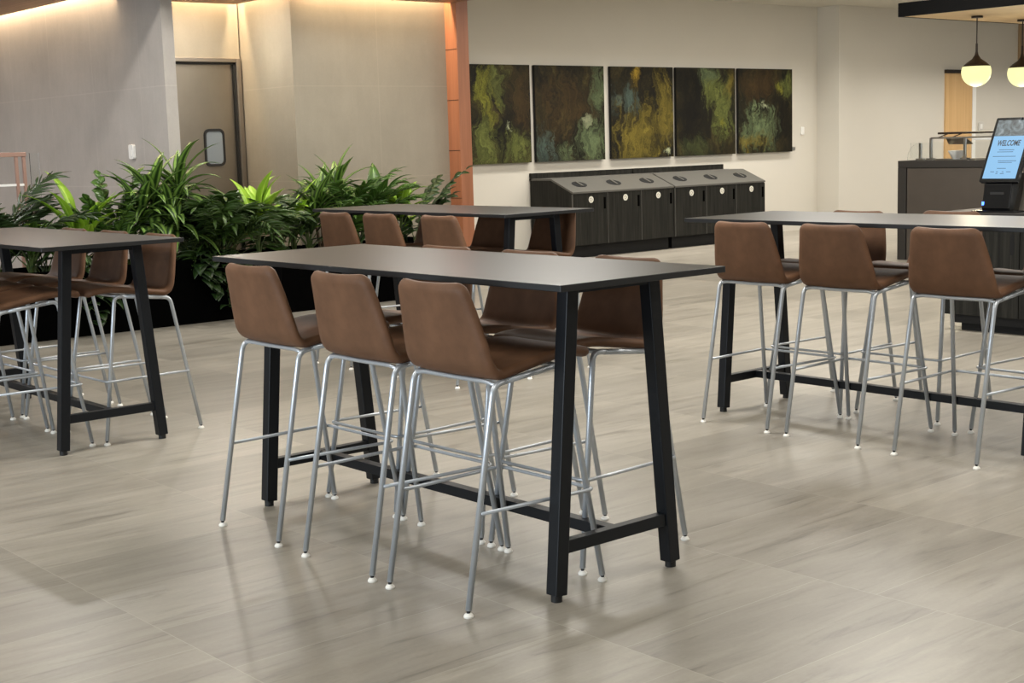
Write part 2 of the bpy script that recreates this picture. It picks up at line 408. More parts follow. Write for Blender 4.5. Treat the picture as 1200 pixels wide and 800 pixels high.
# ------------------------------------------------------------------ paintings
BK, DB, OL, MO, GG, YE, PA, SG = srgb(14, 12, 7), srgb(58, 44, 22), srgb(104, 92, 36), srgb(92, 98, 48), srgb(86, 98, 68), srgb(112, 112, 40), srgb(158, 164, 130), srgb(70, 84, 76)
dark = [(.36, BK), (.48, srgb(28, 25, 14)), (.57, srgb(50, 43, 22)), (.70, srgb(92, 84, 46))]
PS = [
 (0, 'dark green abstract painting with a pale yellow streak, leftmost beside the copper post', 3.3, [(.55, .84, .16, .26, MO, .9), (.40, .66, .13, .36, YE, 1), (.36, .2, .2, .26, MO, 1), (.80, .16, .24, .22, MO, .9), (.70, .34, .05, .05, PA, .9), (.88, .66, .16, .3, DB, .8), (.62, .26, .09, .24, BK, .8)]),
 (0, 'dark brown abstract painting with a pale green lower right corner, second from the copper post', 7.7, [(.45, .6, .42, .36, DB, .7), (.82, .22, .22, .26, GG, 1), (.12, .16, .16, .22, SG, .9), (.92, .78, .12, .24, GG, .8), (.74, .45, .05, .1, PA, .6), (.45, .08, .16, .1, GG, .7)]),
 (0, 'olive gold abstract painting with a blue grey patch, middle of the row', 12.4, [(.36, .22, .40, .36, OL, 1.1), (.26, .62, .26, .12, SG, .9), (.4, .82, .08, .14, srgb(148, 122, 40), .9), (.85, .55, .2, .42, OL, .9), (.88, .08, .06, .04, PA, .9)]),
 (0, 'dark abstract painting with a pale green diagonal at upper right, fourth in the row', 18.9, [(.24, .5, .24, .5, BK, .9), (.60, .76, .16, .24, MO, 1), (.52, .9, .14, .14, GG, .9), (.80, .52, .15, .36, MO, .9), (.9, .8, .1, .2, OL, .8), (.78, .36, .05, .08, YE, .9), (.3, .1, .3, .16, srgb(56, 62, 34), .8)]),
 (0, 'brown abstract painting with a pale green mound at lower left, farthest right', 25.2, [(.35, .84, .36, .2, DB, .9), (.34, .26, .36, .32, GG, 1.1), (.25, .08, .3, .14, OL, .8), (.44, .58, .05, .05, PA, 1.0), (.88, .82, .14, .22, MO, .9), (.72, .76, .06, .08, YE, .9), (.9, .3, .14, .3, BK, .7)]),
]
PSX = [(10.95, 12.186), (12.273, 13.511), (13.639, 14.861), (14.931, 16.188), (16.264, 17.509)]
for i, (cx, lab, seed, masks) in enumerate(PS):
    x0, x1 = PSX[i]
    t = thing('abstract_painting', lab, 'painting', ((x0+x1)/2, 13.897, 1.22), group='abstract paintings along the pale wall')
    w = (x1-x0)/2
    bm = B(); box(bm, -w, w, -.05, -.012, 0, 1.238); link_mesh('canvas_edge', bm, M['black'], t)
    bm = B(); box(bm, -w, w, -.056, -.0505, 0, 1.238); link_mesh('painted_face', bm, mat_painting('painting_%d' % i, seed, masks, dark), t)
    bm = B(); box(bm, -w+.1, w-.1, -.013, .0, .3, 1.1); link_mesh('stretcher', bm, M['cane'], t)

# ------------------------------------------------------------------ recycling cabinets
def bin_cabinet(name, label, x0, x1):
    t = thing(name, label, 'cabinet', (x0, 13.08, 0))
    L = x1-x0; n = 3; uw = L/n
    bm = B(); box(bm, .02, L-.02, .09, .8, 0, .16); link_mesh('plinth', bm, M['black'], t)
    prof = [(.02, .16), (.02, .825), (.40, .985), (.80, .985), (.80, .16)]
    bm = B(); prism(bm, [(0, y, z) for y, z in prof], (L, 0, 0)); link_mesh('carcass', bm, M['dark_wood'], t)
    top = [(-.005, .818), (-.005, .840), (.402, 1.008), (.80, 1.008), (.80, .986), (.405, .986)]
    bm = B(); prism(bm, [(0, y, z) for y, z in top], (L, 0, 0)); link_mesh('sloped_top', bm, M['bin_top'], t)
    bm = B(); box(bm, 0, L, .775, .815, .986, 1.078); link_mesh('backsplash', bm, M['dark_wood'], t)
    sl = math.atan2(.168, .407)
    for k in range(n):
        bm = B(); box(bm, k*uw+.004, (k+1)*uw-.004, 0, .02, .165, .812)
        dr = link_mesh('door', bm, M['dark_wood'], t, bevel=.0015)
        bm = B()
        for s_ in (k*uw+.004, ):
            box(bm, s_-.0045, s_+.0005, -.001, .019, .165, .812)
        link_mesh('edge_strip', bm, M['bin_top'], dr)
        cx = k*uw+uw*.52
        bm = B(); prism(bm, [(cx+.042*math.cos(a), -.002, .735+.042*math.sin(a)) for a in [2*PI*i/24 for i in range(24)]], (0, .003, 0))
        em = link_mesh('sign_disc', bm, M['oval'], dr)
        bm = B()
        for a0 in (90, 210, 330):   # small ring of three bent strokes
            pts = [(cx+.019*math.cos(math.radians(a0+q)), -.0025, .735+.019*math.sin(math.radians(a0+q))) for q in range(0, 90, 15)]
            tube(bm, pts, .003, 5)
        link_mesh('symbol', bm, M['bin_top'], em)
        hx = (k+1)*uw-.055
        bm = B(); box(bm, hx-.019, hx+.019, -.002, .012, .61, .755); link_mesh('pull_slot', bm, M['planter'], dr)
        # oval openings in the slope with a steel divider
        c0 = Vector((k*uw+uw*.5, .20, .84+.168*.205/.407+.0015)); e1 = Vector((1, 0, 0)); e2 = Vector((0, math.cos(sl), math.sin(sl))); nn = Vector((0, -math.sin(sl), math.cos(sl)))
        bm = B()
        prism(bm, [c0+e1*(.115*math.cos(a))+e2*(.085*math.sin(a)) for a in [2*PI*i/28 for i in range(28)]], nn*.003)
        op = link_mesh('opening', bm, M['black'], t)
        bm = B(); 
        prism(bm, [c0+e1*u+e2*v+nn*.003 for u, v in rrect(.032, .15, .01, 2)], nn*.012)
        link_mesh('divider', bm, M['bin_top'], op)
    return t
bin_cabinet('recycling_cabinet', 'dark wood recycling cabinet with three doors, left one under the paintings', 12.18, 14.03)
bin_cabinet('recycling_cabinet', 'dark wood recycling cabinet with three doors, right one under the paintings', 14.06, 15.93)

# ------------------------------------------------------------------ tables
TL, TW, TH = 2.14, .75, 1.05
def build_table(label):
    t = thing('bar_table', label, 'table', group='long black bar tables')
    bm = B(); prism(bm, [(u, v, TH-.021) for u, v in rrect(TW, TL, .005, 2)], (0, 0, .021))
    for f in bm.faces: f.material_index = 0 if f.normal.z > .5 else 1
    bm.normal_update()
    for f in bm.faces: f.material_index = 0 if f.normal.z > .5 else 1
    link_mesh('tabletop', bm, [M['top'], M['top_edge']], t, bevel=.002)
    ye = .896; zt = TH-.021
    for sy in (-1, 1):
        for sx in (-1, 1):
            k = (.268-.185)/1.0
            bm = B(); beam(bm, (sx*.268, sy*ye, .022), (sx*(.268-k*(zt-.022)), sy*ye, zt), .050, .050, (0, 1, 0))
            lg = link_mesh('leg', bm, M['black_metal'], t, bevel=.003)
            bm = B(); lathe(bm, [(0, 0), (.019, 0), (.019, .024), (0, .024)], (sx*.269, sy*ye, 0), 14); link_mesh('foot', bm, M['rubber'], lg, smooth=True)
        hw = .268-.083*.18-.02
        bm = B(); box(bm, -hw, hw, sy*ye-.018, sy*ye+.018, .155, .198); link_mesh('crossbar', bm, M['black_metal'], t, bevel=.002)
        bm = B(); box(bm, -.17, .17, sy*ye-.02, sy*ye+.02, zt-.03, zt); link_mesh('top_rail', bm, M['black_metal'], t)
    bm = B(); box(bm, -.022, .022, -ye+.018, ye-.018, .157, .196); link_mesh('stretcher', bm, M['black_metal'], t, bevel=.002)
    return t
TABLES = [(3.235, 4.202, 'nearest long black bar table with a stool closest to the camera'),
          (3.043, 7.649, 'long black bar table cut off by the left edge, in front of the planter'),
          (5.919, 7.629, 'long black bar table behind the nearest one, in front of the copper post'),
          (6.037, 4.136, 'long black bar table at right beside the welcome screen counter')]
tb0 = None
for x, y, lab in TABLES:
    if tb0 is None: t = tb0 = build_table(lab)
    else: t = dup(tb0); t['label'] = lab
    t.location = (x, y, 0)

# ------------------------------------------------------------------ bar stools (front faces +x)
def catmull(P, n):
    out = []
    for i in range(len(P)-1):
        p0, p1, p2, p3 = P[max(i-1, 0)], P[i], P[i+1], P[min(i+2, len(P)-1)]
        for k in range(n):
            s = k/n
            out.append(.5*((2*p1)+(-p0+p2)*s+(2*p0-5*p1+4*p2-p3)*s*s+(-p0+3*p1-3*p2+p3)*s**3))
    out.append(P[-1].copy()); return out
def shell_rows():
    # x, z, half width, edge lift (towards the sitter)
    P = [(.290, .762, .198, .0), (.266, .784, .205, .002), (.16, .784, .211, .008), (.03, .766, .216, .010), (-.07, .750, .221, .010), (-.120, .750, .223, .006),
         (-.154, .779, .223, .006), (-.177, .845, .215, .010), (-.205, .950, .194, .014), (-.234, 1.046, .171, .017)]
    pts = catmull([Vector(p) for p in P], 4)
    a, b = pts[:3], pts[-3:]
    fr = (0, .06, .15, .28, .45, .7)
    return [a[0].lerp(a[2], f) for f in fr]+pts[2:-2]+[b[2].lerp(b[0], f) for f in fr[::-1]]
def stool_shell():
    rows = shell_rows(); th = .034; n = 12
    mid = [Vector((p[0], 0, p[1])) for p in rows]
    L = [0]
    for a, b in zip(mid, mid[1:]): L.append(L[-1]+(b-a).length)
    top, bot = [], []
    for i, p in enumerate(rows):
        tg = (mid[min(i+1, len(mid)-1)]-mid[max(i-1, 0)]).normalized()
        nr = Vector((tg.z, 0, -tg.x))           # towards the sitter
        if nr.z < -.001 and abs(nr.z) > abs(nr.x): nr = -nr
        if nr.x < 0 and nr.z < .2: nr = -nr
        w = p[2]
        de = min(L[i], L[-1]-L[i]); r = .036
        if de < r: w -= r*(1-math.sqrt(max(0, 1-((r-de)/r)**2)))*.95
        tt = th*.5*(.30+.70*min(1, math.sqrt(min(1, de/.018))))
        ra, rb = [], []
        for j in range(n+1):
            s = math.sin((-1+2*j/n)*PI/2*.92)/math.sin(PI/2*.92)
            e = abs(s); q = w-abs(s)*w
            edge = .30+.70*min(1, math.sqrt(min(1, q/.016)))
            off = p[3]*e**2.2
            base = mid[i]+nr*off
            ra.append(base+Vector((0, s*w, 0))+nr*tt*edge); rb.append(base+Vector((0, s*w, 0))-nr*tt*edge)
        top.append(ra); bot.append(rb)
    return top, bot
def shell_part(top, bot, i0, i1):
    bm = B(); A = [[bm.verts.new(v) for v in r] for r in top[i0:i1+1]]; D = [[bm.verts.new(v) for v in r] for r in bot[i0:i1+1]]
    n = len(A[0])-1; fs = []
    for i in range(len(A)-1):
        for j in range(n):
            fs.append(bm.faces.new((A[i][j], A[i][j+1], A[i+1][j+1], A[i+1][j]))); fs.append(bm.faces.new((D[i][j], D[i+1][j], D[i+1][j+1], D[i][j+1])))
        for j in (0, n): fs.append(bm.faces.new((A[i][j], A[i+1][j], D[i+1][j], D[i][j])))
    for i in (0, len(A)-1):
        for j in range(n): fs.append(bm.faces.new((A[i][j], A[i][j+1], D[i][j+1], D[i][j])))
    bmesh.ops.recalc_face_normals(bm, faces=fs)
    return bm
def build_stool():
    t = thing('bar_stool', '', 'stool', group='brown leather bar stools at the long tables')
    top, bot = stool_shell(); sp = 25
    link_mesh('seat', shell_part(top, bot, 0, sp), M['leather'], t, smooth=True, angle=75)
    link_mesh('backrest', shell_part(top, bot, sp, len(top)-1), M['leather'], t, smooth=True, angle=75)
    R = .0105
    RT, FT = Vector((-.1425, .208, .726)), Vector((.165, .203, .758)); RF, FF = Vector((-.2775, .212, .022)), Vector((.2775, .246, .022))
    def m(v, s): return Vector((v.x, v.y*s, v.z))
    corner = {}
    for s in (-1, 1):
        for a, b, ft in ((RT, FT, RF), (FT, RT, FF)):
            f_, p_, q_ = m(ft, s), m(a, s), m(b, s)
            pts = fillet([f_, p_, p_+(q_-p_).normalized()*.06], .034)
            bm = B(); tube(bm, pts, R, 8); lg = link_mesh('leg', bm, M['chrome'], t, smooth='all')
            bm = B(); c = (f_.x, f_.y, 0); dv = (p_-f_).normalized()
            tube(bm, [f_+dv*.012, Vector((f_.x, f_.y, .010))-Vector((dv.x, dv.y, 0))*.008], .0062, 8); link_mesh('stub', bm, M['rubber'], lg)
            bm = B(); lathe(bm, [(0, 0), (.0155, 0), (.0165, .005), (.012, .012), (.006, .015), (0, .015)], (f_.x, f_.y, 0), 14); link_mesh('glide', bm, M['glide'], lg, smooth=True)
    bm = B()
    for s in (-1, 1):
        a, b = m(RT, s), m(FT, s); u = (b-a).normalized(); tube(bm, [a+u*.05, b-u*.05], R, 8)
    tube(bm, fillet([m(RT, -1)+Vector((.010, .002, -.004)), Vector((-.136, -.17, .731)), Vector((-.134, 0, .729)), Vector((-.136, .17, .731)), m(RT, 1)+Vector((.010, -.002, -.004))], .02), R*.75, 8)
    tube(bm, [m(FT, -1)+Vector((-.03, 0, -.004)), m(FT, 1)+Vector((-.03, 0, -.004))], R*.9, 8)
    link_mesh('seat_frame', bm, M['chrome'], t, smooth='all')
    zf = .325
    kr, kf = (zf-.022)/(RT.z-.022), (zf-.022)/(FT.z-.022)
    r_, f_ = RF.lerp(RT, kr), FF.lerp(FT, kf)
    pts = [Vector((r_.x, -(r_.y+.010), zf)), Vector((f_.x+.022, -(f_.y+.016), zf)), Vector((f_.x+.022, (f_.y+.016), zf)), Vector((r_.x, (r_.y+.010), zf))]
    bm = B(); tube(bm, fillet(pts, .035), .0065, 8); link_mesh('footrest', bm, M['chrome'], t, smooth='all')
    bm = B()
    for s in (-1, 1): tube(bm, [(-.05, s*.13, .74), (-.05, s*.13, .757)], .008, 8)
    link_mesh('mount_bolt', bm, M['rubber'], t)
    return t
NEAR, LEFT, BACK, RIGHT = 'the nearest table', 'the table cut off at left', 'the table before the copper post', 'the right table'
ST = [
 (2.9425, 3.60, 0, 'brown leather bar stool closest to the camera, back turned, at the nearest table'),
 (2.9425, 4.128, 0, 'brown leather bar stool with its back turned, middle of three along the nearest table'),
 (2.9425, 4.74, 0, 'brown leather bar stool with its back turned, leftmost of three along the nearest table'),
 (3.50, 3.70, 180, 'brown leather stool across the nearest table, facing us behind its splayed right legs'),
 (3.50, 4.25, 180, 'brown leather stool across the nearest table, middle of three facing us'),
 (3.50, 4.79, 180, 'brown leather stool across the nearest table, farthest of three facing us, mostly hidden'),
 (2.69, 7.09, 0, 'brown leather stool on the near side of the left table, cut by the picture edge'),
 (2.69, 7.66, 0, 'brown leather stool second along the near side of the left table'),
 (3.3075, 7.05, 180, 'brown leather stool facing us at the near right end of the left table'),
 (3.3075, 7.62, 180, 'brown leather stool facing us in the middle of the far side of the left table'),
 (3.3075, 8.17, 180, 'brown leather stool facing us farthest along the left table, behind its left leg'),
 (5.545, 6.94, 0, 'back-turned brown stool, rightmost of three at the table before the copper post'),
 (5.545, 7.575, 0, 'back-turned brown stool, middle of three at the table before the copper post'),
 (5.545, 8.09, 0, 'back-turned brown stool, leftmost of three at the table before the copper post'),
 (6.06, 6.89, 180, 'brown leather stool facing us in front of the recycling cabinets'),
 (6.06, 7.49, 180, 'brown leather stool facing us between the copper post and the recycling cabinets'),
 (6.06, 8.15, 180, 'brown leather stool facing us in front of the copper post, half hidden'),
 (5.75, 4.70, 0, 'brown leather stool with its back turned, leftmost at the right table'),
 (5.75, 4.155, 0, 'brown leather stool with its back turned, second from left at the right table'),
 (5.75, 3.53, 0, 'brown leather stool with its back turned, largest and nearest at the right table'),
 (6.35, 4.735, 180, 'brown leather stool facing us, leftmost across the right table'),
 (6.47, 4.225, 180, 'brown leather stool facing us, middle across the right table, only its top edge showing'),
 (6.40, 3.50, 180, 'brown leather stool facing us across the right table, cut by the right picture edge'),
]
s0 = None
for x, y, a, lab in ST:
    if s0 is None: s = s0 = build_stool()
    else: s = dup(s0)
    s['label'] = lab; s.location = (x, y, 0); s.rotation_euler = (0, 0, math.radians(a))

# ------------------------------------------------------------------ planter and plants
PX0, PX1, PY0, PY1, PZ = 2.2, 8.62, 11.12, 11.75, .56
t = thing('planter_box', 'long low black planter box full of green plants', 'planter', (PX0, PY0, 0))
W, D = PX1-PX0, PY1-PY0
bm = B(); box(bm, 0, W, 0, .03, 0, PZ); box(bm, 0, W, D-.03, D, 0, PZ); box(bm, 0, .03, .03, D-.03, 0, PZ); box(bm, W-.03, W, .03, D-.03, 0, PZ); link_mesh('box_wall', bm, M['planter'], t, bevel=.003)
bm = B(); box(bm, .03, W-.03, .03, D-.03, .04, PZ-.05); link_mesh('soil', bm, M['soil'], t)

def leaf(bm, p0, az, el, length, width, droop, uvl, segs=7, fold=.25, pk=.4, pointy=1.0, twist=0):
    """strap leaf: starts at p0 heading az/el and bends down by droop"""
    p = Vector(p0); rows = []; ds = length/segs
    for i in range(segs+1):
        s = i/segs
        e = el-droop*s**1.4
        d = Vector((math.cos(az)*math.cos(e), math.sin(az)*math.cos(e), math.sin(e)))
        side = Vector((-math.sin(az), math.cos(az), 0)); up = side.cross(d)
        if up.z < 0 and e < PI/2 and e > -PI/2: up = -up
        side = side*math.cos(twist)+up*math.sin(twist)
        w = width*.5*(math.sin(PI*min(1, s**pk*.5 if s < 1e-9 else 1))*0+ (s/pk)**.6 if s < pk else (1-((s-pk)/(1-pk))**(1.6*pointy)))
        w = max(w, .0008) if s > 0 else width*.16
        rows.append((p.copy(), side, up, w, s)); p = p+d*ds
    vs = []
    for p, sd, up, w, s in rows:
        vs.append([bm.verts.new(p-sd*w+up*w*fold), bm.verts.new(p), bm.verts.new(p+sd*w+up*w*fold)])
    for (a, b), (r0, r1) in zip(zip(vs, vs[1:]), zip(rows, rows[1:])):
        for j in (0, 1):
            f = bm.faces.new((a[j], a[j+1], b[j+1], b[j]))
            for l, (u, v) in zip(f.loops, ((j*.5, r0[4]), (j*.5+.5, r0[4]), (j*.5+.5, r1[4]), (j*.5, r1[4]))): l[uvl].uv = (u, v)
def foliage(build, mat, parent, name='foliage'):
    bm = B(); uvl = bm.loops.layers.uv.new('UVMap'); build(bm, uvl)
    o = link_mesh(name, bm, mat, parent, smooth='all')
    md = o.modifiers.new('thick', 'SOLIDIFY'); md.thickness = .0015; md.offset = 0
    return o
ZS = PZ-.05
def dracaena(label, x, y, heads, mat, n=26, ln=.42, wd=.05, seed=1, name='dracaena_plant', droop=1.5):
    rnd = random.Random(seed); t = thing(name, label, 'plant', (x, y, ZS), group='plants in the black planter')
    bm = B()
    for hx, hy, hz in heads:
        tube(bm, [(hx*.3, hy*.3, -.03), (hx*.6, hy*.6, hz*.5), (hx, hy, hz)], [.016, .014, .010], 7)
    link_mesh('stem', bm, M['cane'], t, smooth=True)
    def b(bm, u):
        for hx, hy, hz in heads:
            for i in range(n):
                q = i/n; az = i*2.399+rnd.uniform(-.25, .25)
                el = 1.35-1.5*q**.8*1.0+rnd.uniform(-.15, .15)
                leaf(bm, (hx, hy, hz+.06-.16*q), az, el, ln*rnd.uniform(.75, 1.1), wd*rnd.uniform(.85, 1.15), droop*rnd.uniform(.6, 1.1)*(.55+.5*q), u, 8)
    foliage(b, mat, t); return t
def broad(label, x, y, n, h, ln, wd, mat, seed=1, name='broad_leaf_plant', spread=.12, up=1.25):
    rnd = random.Random(seed); t = thing(name, label, 'plant', (x, y, ZS), group='plants in the black planter')
    L = []
    for i in range(n):
        az = i*2.399+rnd.uniform(-.4, .4); q = i/n
        L.append((az, up-.75*q+rnd.uniform(-.12, .12), h*rnd.uniform(.45, 1.0)*(1-.35*q), rnd.uniform(.8, 1.15)))
    bm = B(); tips = []
    for az, el, hh, s in L:
        r = spread*rnd.uniform(.4, 1); e = Vector((math.cos(az)*r, math.sin(az)*r, hh)); tips.append(e)
        tube(bm, [(0, 0, -.03), (e.x*.4, e.y*.4, hh*.6), tuple(e)], [.007, .006, .004], 6)
    link_mesh('stem', bm, M['stem'], t, smooth=True)
    def b(bm, u):
        for (az, el, hh, s), e in zip(L, tips): leaf(bm, e, az, el, ln*s, wd*s, rnd.uniform(.7, 1.5), u, 8, .22, .42, .9)
    foliage(b, mat, t); return t
def pinnate(label, x, y, fronds, lf, lw, mat, seed=1, name='fern_plant', n=16, droop=1.2):
    """fronds: (az, el, length); leaflets along an arching rib"""
    rnd = random.Random(seed); t = thing(name, label, 'plant', (x, y, ZS), group='plants in the black planter')
    ribs = []
    for az, el, ln in fronds:
        p = Vector((rnd.uniform(-.04, .04), rnd.uniform(-.04, .04), -.02)); pts = [p.copy()]; dr = []
        for i in range(12):
            e = el-droop*(i/12)**1.8; d = Vector((math.cos(az)*math.cos(e), math.sin(az)*math.cos(e), math.sin(e))); p = p+d*ln/12; pts.append(p.copy()); dr.append((e, az))
        ribs.append((pts, dr))
    bm = B()
    for pts, dr in ribs: tube(bm, pts, [.006-.0004*i for i in range(13)], 5)
    link_mesh('stem', bm, M['stem'], t, smooth=True)
    def b(bm, u):
        for pts, dr in ribs:
            for k in range(n):
                s = .30+.68*k/n; f = s*12; i = min(11, int(f)); q = pts[i].lerp(pts[i+1], f-i); e, az = dr[i]
                for sg in (-1, 1):
                    leaf(bm, q, az+sg*(1.05-.35*s)+rnd.uniform(-.1, .1), e*.35+rnd.uniform(-.05, .45), lf*(1.15-.55*abs(s-.5)*1.4)*rnd.uniform(.85, 1.1), lw, .5, u, 4, .2, .4, 1.0, -sg*rnd.uniform(.3, 1.1))
            i = 11; leaf(bm, pts[12], dr[11][1], dr[11][0], lf*.8, lw, .4, u, 4)
    foliage(b, mat, t); return t
def pothos(label, x, y, trails, seed=1):
    rnd = random.Random(seed); t = thing('trailing_pothos', label, 'plant', (x, y, ZS), group='plants in the black planter')
    L = []
    for dx, dz in trails:
        pts = [Vector((dx*.4, .15, 0)), Vector((dx*.7, -.02, .09)), Vector((dx*.9, -.085+ -.02, .04))]
        k = 6
        for i in range(1, k+1): pts.append(Vector((dx+rnd.uniform(-.04, .04), -.11-rnd.uniform(0, .03), .04+dz*i/k)))
        L.append(pts)
    bm = B()
    for pts in L: tube(bm, pts, .004, 5)
    link_mesh('stem', bm, M['stem'], t, smooth=True)
    def b(bm, u):
        for pts in L:
            for p in pts[1:]:
                for r in range(2):
                    leaf(bm, p, -PI/2+rnd.uniform(-1.3, 1.3), rnd.uniform(-.4, .5), rnd.uniform(.13, .18), rnd.uniform(.10, .14), rnd.uniform(.7, 1.6), u, 6, .12, .3, .8)
    foliage(b, M['leaf_dark'], t); return t
rf = lambda seed, n, e0, e1, l0, l1, a0=0, a1=2*PI: [(random.Random(seed*31+i).uniform(a0, a1), random.Random(seed*57+i).uniform(e0, e1), random.Random(seed*91+i).uniform(l0, l1)) for i in range(n)]
Y = 11.42
pinnate('dark feathery palm at the left picture edge', 4.28, Y, rf(1, 20, .9, 1.5, .7, 1.1), .22, .034, M['leaf_dark'], 1, 'palm_plant', 20)
broad('mid green leafy plant between the left palm and the copper frame', 4.52, Y-.05, 16, .34, .36, .09, M['leaf_mid'], 31, spread=.12, up=1.3)
broad('plant with lime green strap leaves above the left table', 4.98, Y-.02, 16, .42, .52, .115, M['leaf_lime'], 4, spread=.10, up=1.4)
pinnate('arching palm with narrow drooping leaflets behind the left table', 4.66, Y+.05, rf(3, 13, .8, 1.4, .55, .85), .19, .028, M['leaf_mid'], 3, 'palm_plant', 18, 2.0)
pinnate('upright glossy plant with paired leaflets left of the tall dark dracaena', 5.22, Y, [(.3, 1.35, .92), (.1, 1.25, .80), (-.6, 1.4, .72), (2.2, 1.3, .6), (1.4, 1.45, .86), (-1.5, 1.3, .6), (-.2, 1.1, .7), (3.0, 1.3, .66), (-2.4, 1.35, .7)], .13, .068, M['leaf_mid'], 5, 'glossy_leaf_plant', 12, .7)
dracaena('tall dracaena with long drooping dark leaves left of the steel door', 5.66, Y, [(0, 0, .54), (.27, .05, .62), (-.14, -.05, .42), (.12, -.1, .38)], M['leaf_stripe'], 32, .52, .090, 7, droop=2.0)
pinnate('dense dark palm in front of the steel door', 6.22, Y-.1, rf(7, 30, .9, 1.5, .70, .98), .22, .034, M['leaf_fern'], 8, 'palm_plant', 22, 1.7)
pinnate('bushy dark palm overhanging the planter front by the nearest table', 6.40, Y+.02, rf(9, 20, .5, 1.3, .5, .85), .20, .034, M['leaf_fern'], 9, 'palm_plant', 20, 1.9)
broad('plant with broad lime green leaves right of the steel door', 6.58, Y-.17, 17, .54, .44, .13, M['leaf_lime'], 12, 'lime_leaf_plant', .08, up=1.5)
broad('dark broad leaf plant under the lime leaved plant', 6.86, Y-.08, 20, .40, .38, .12, M['leaf_dark'], 13)
broad('yellow green leaved plant beside the far left stool', 7.03, Y-.04, 11, .44, .36, .10, M['leaf_lime'], 14, 'lime_leaf_plant', .10)
dracaena('striped dracaena left of the table before the copper post', 7.38, Y, [(0, 0, .40), (.20, .04, .52), (-.12, -.05, .34)], M['leaf_stripe'], 28, .46, .082, 15)
broad('dark arching plant low behind the left end of that back table', 7.16, Y-.1, 16, .30, .42, .10, M['leaf_dark'], 16, spread=.1, up=.9)
pinnate('grey green fern in the middle of the planter behind the back table', 7.76, Y, rf(17, 24, .9, 1.5, .65, .98), .16, .034, M['leaf_mid'], 17, 'fern_plant', 17)
broad('green broad leaf plant before the concrete wall', 8.0, Y-.03, 22, .50, .38, .13, M['leaf_mid'], 18, up=1.4)
broad('light green broad leaf plant near the right end of the planter', 8.27, Y-.02, 18, .46, .36, .12, M['leaf_lime'], 19, 'lime_leaf_plant', up=1.35)
pinnate('stem plant with paired leaflets at the right end of the planter', 8.46, Y, [(-.3, 1.15, .95), (.3, 1.2, .8), (-.6, 1.2, .66), (2.0, 1.35, .5), (3.2, 1.2, .6), (-.1, 1.0, .72)], .13, .075, M['leaf_dark'], 20, 'glossy_leaf_plant', 9, .75)
broad('dark low plant under the right end of the back table', 8.05, Y-.2, 18, .20, .46, .10, M['leaf_dark'], 21, spread=.16, up=.7)
pothos('trailing plant with heart leaves hanging over the planter between two tables', 6.12, PY0+.1, [(-.10, -.30), (.03, -.42), (.14, -.34), (.26, -.2), (-.22, -.16)], 3)
pothos('small trailing plant hanging low behind the left table', 4.95, PY0+.1, [(-.05, -.44), (.08, -.25), (-.2, -.2)], 5)
broad('dark leafy filler plant between palm and dracaena', 5.98, Y-.05, 22, .36, .38, .09, M['leaf_dark'], 23, spread=.15, up=.9)
broad('dark leafy plant low between the paired-leaf stems and the dracaena', 5.36, Y-.1, 16, .22, .34, .09, M['leaf_dark'], 33, spread=.14, up=1.0)
broad('dark leafy filler plant under the lime strap leaves', 4.85, Y-.1, 18, .22, .36, .10, M['leaf_dark'], 24, spread=.15, up=.8)

# copper frame and glass screen standing behind the planter at the left
t = thing('copper_stand', 'copper tube frame standing behind the palm at the left edge', 'stand', (4.9, 12.6, 0))
bm = B()
box(bm, -.9, .13, -.02, .02, 1.485, 1.525); link_mesh('top_rail', bm, M['copper'], t, bevel=.003)
for x in (.04, .11, -.85):
    bm = B(); box(bm, x-.014, x+.014, -.014, .014, 0, 1.486); link_mesh('post', bm, M['copper'], t, bevel=.002)
bm = B(); box(bm, -.9, .1, -.01, .01, 1.225, 1.245); link_mesh('lower_rail', bm, M['white'], t)
t = thing('glass_screen', 'clear glass screen panel beside the copper tube frame', 'screen', (5.11, 12.66, 0))
bm = B(); box(bm, -.02, .065, -.006, .006, .05, 1.515); link_mesh('glass_panel', bm, M['glass'], t)
bm = B(); box(bm, -.03, .07, -.03, .03, 0, .06); link_mesh('base_channel', bm, M['steel_light'], t)

# ------------------------------------------------------------------ island counter with the welcome screen
t = thing('island_counter', 'dark wood counter under the welcome screen behind the right table', 'counter', (9.25, 2.6, 0))
bm = B(); box(bm, .08, .80, 0, 3.20, 0, .11); link_mesh('plinth', bm, M['black'], t)
bm = B(); box(bm, .03, .82, -.0, 3.26, .06, .13); link_mesh('base_rail', bm, M['black'], t)
bm = B(); box(bm, .02, .85, 0, 3.32, .12, .855); link_mesh('carcass', bm, M['dark_wood'], t)
bm = B(); box(bm, -.02, .9, -.02, 3.34, .855, .88); link_mesh('worktop', bm, M['counter_frame'], t, bevel=.003)
for k in range(5):
    y1 = 3.315-k*.62; bm = B(); box(bm, 0, .02, y1-.615, y1, .125, .85); dr = link_mesh('door', bm, M['dark_wood'], t, bevel=.0015)
    bm = B(); box(bm, -.001, .012, y1-.575, y1-.545, .58, .73); link_mesh('pull_slot', bm, M['black'], dr)

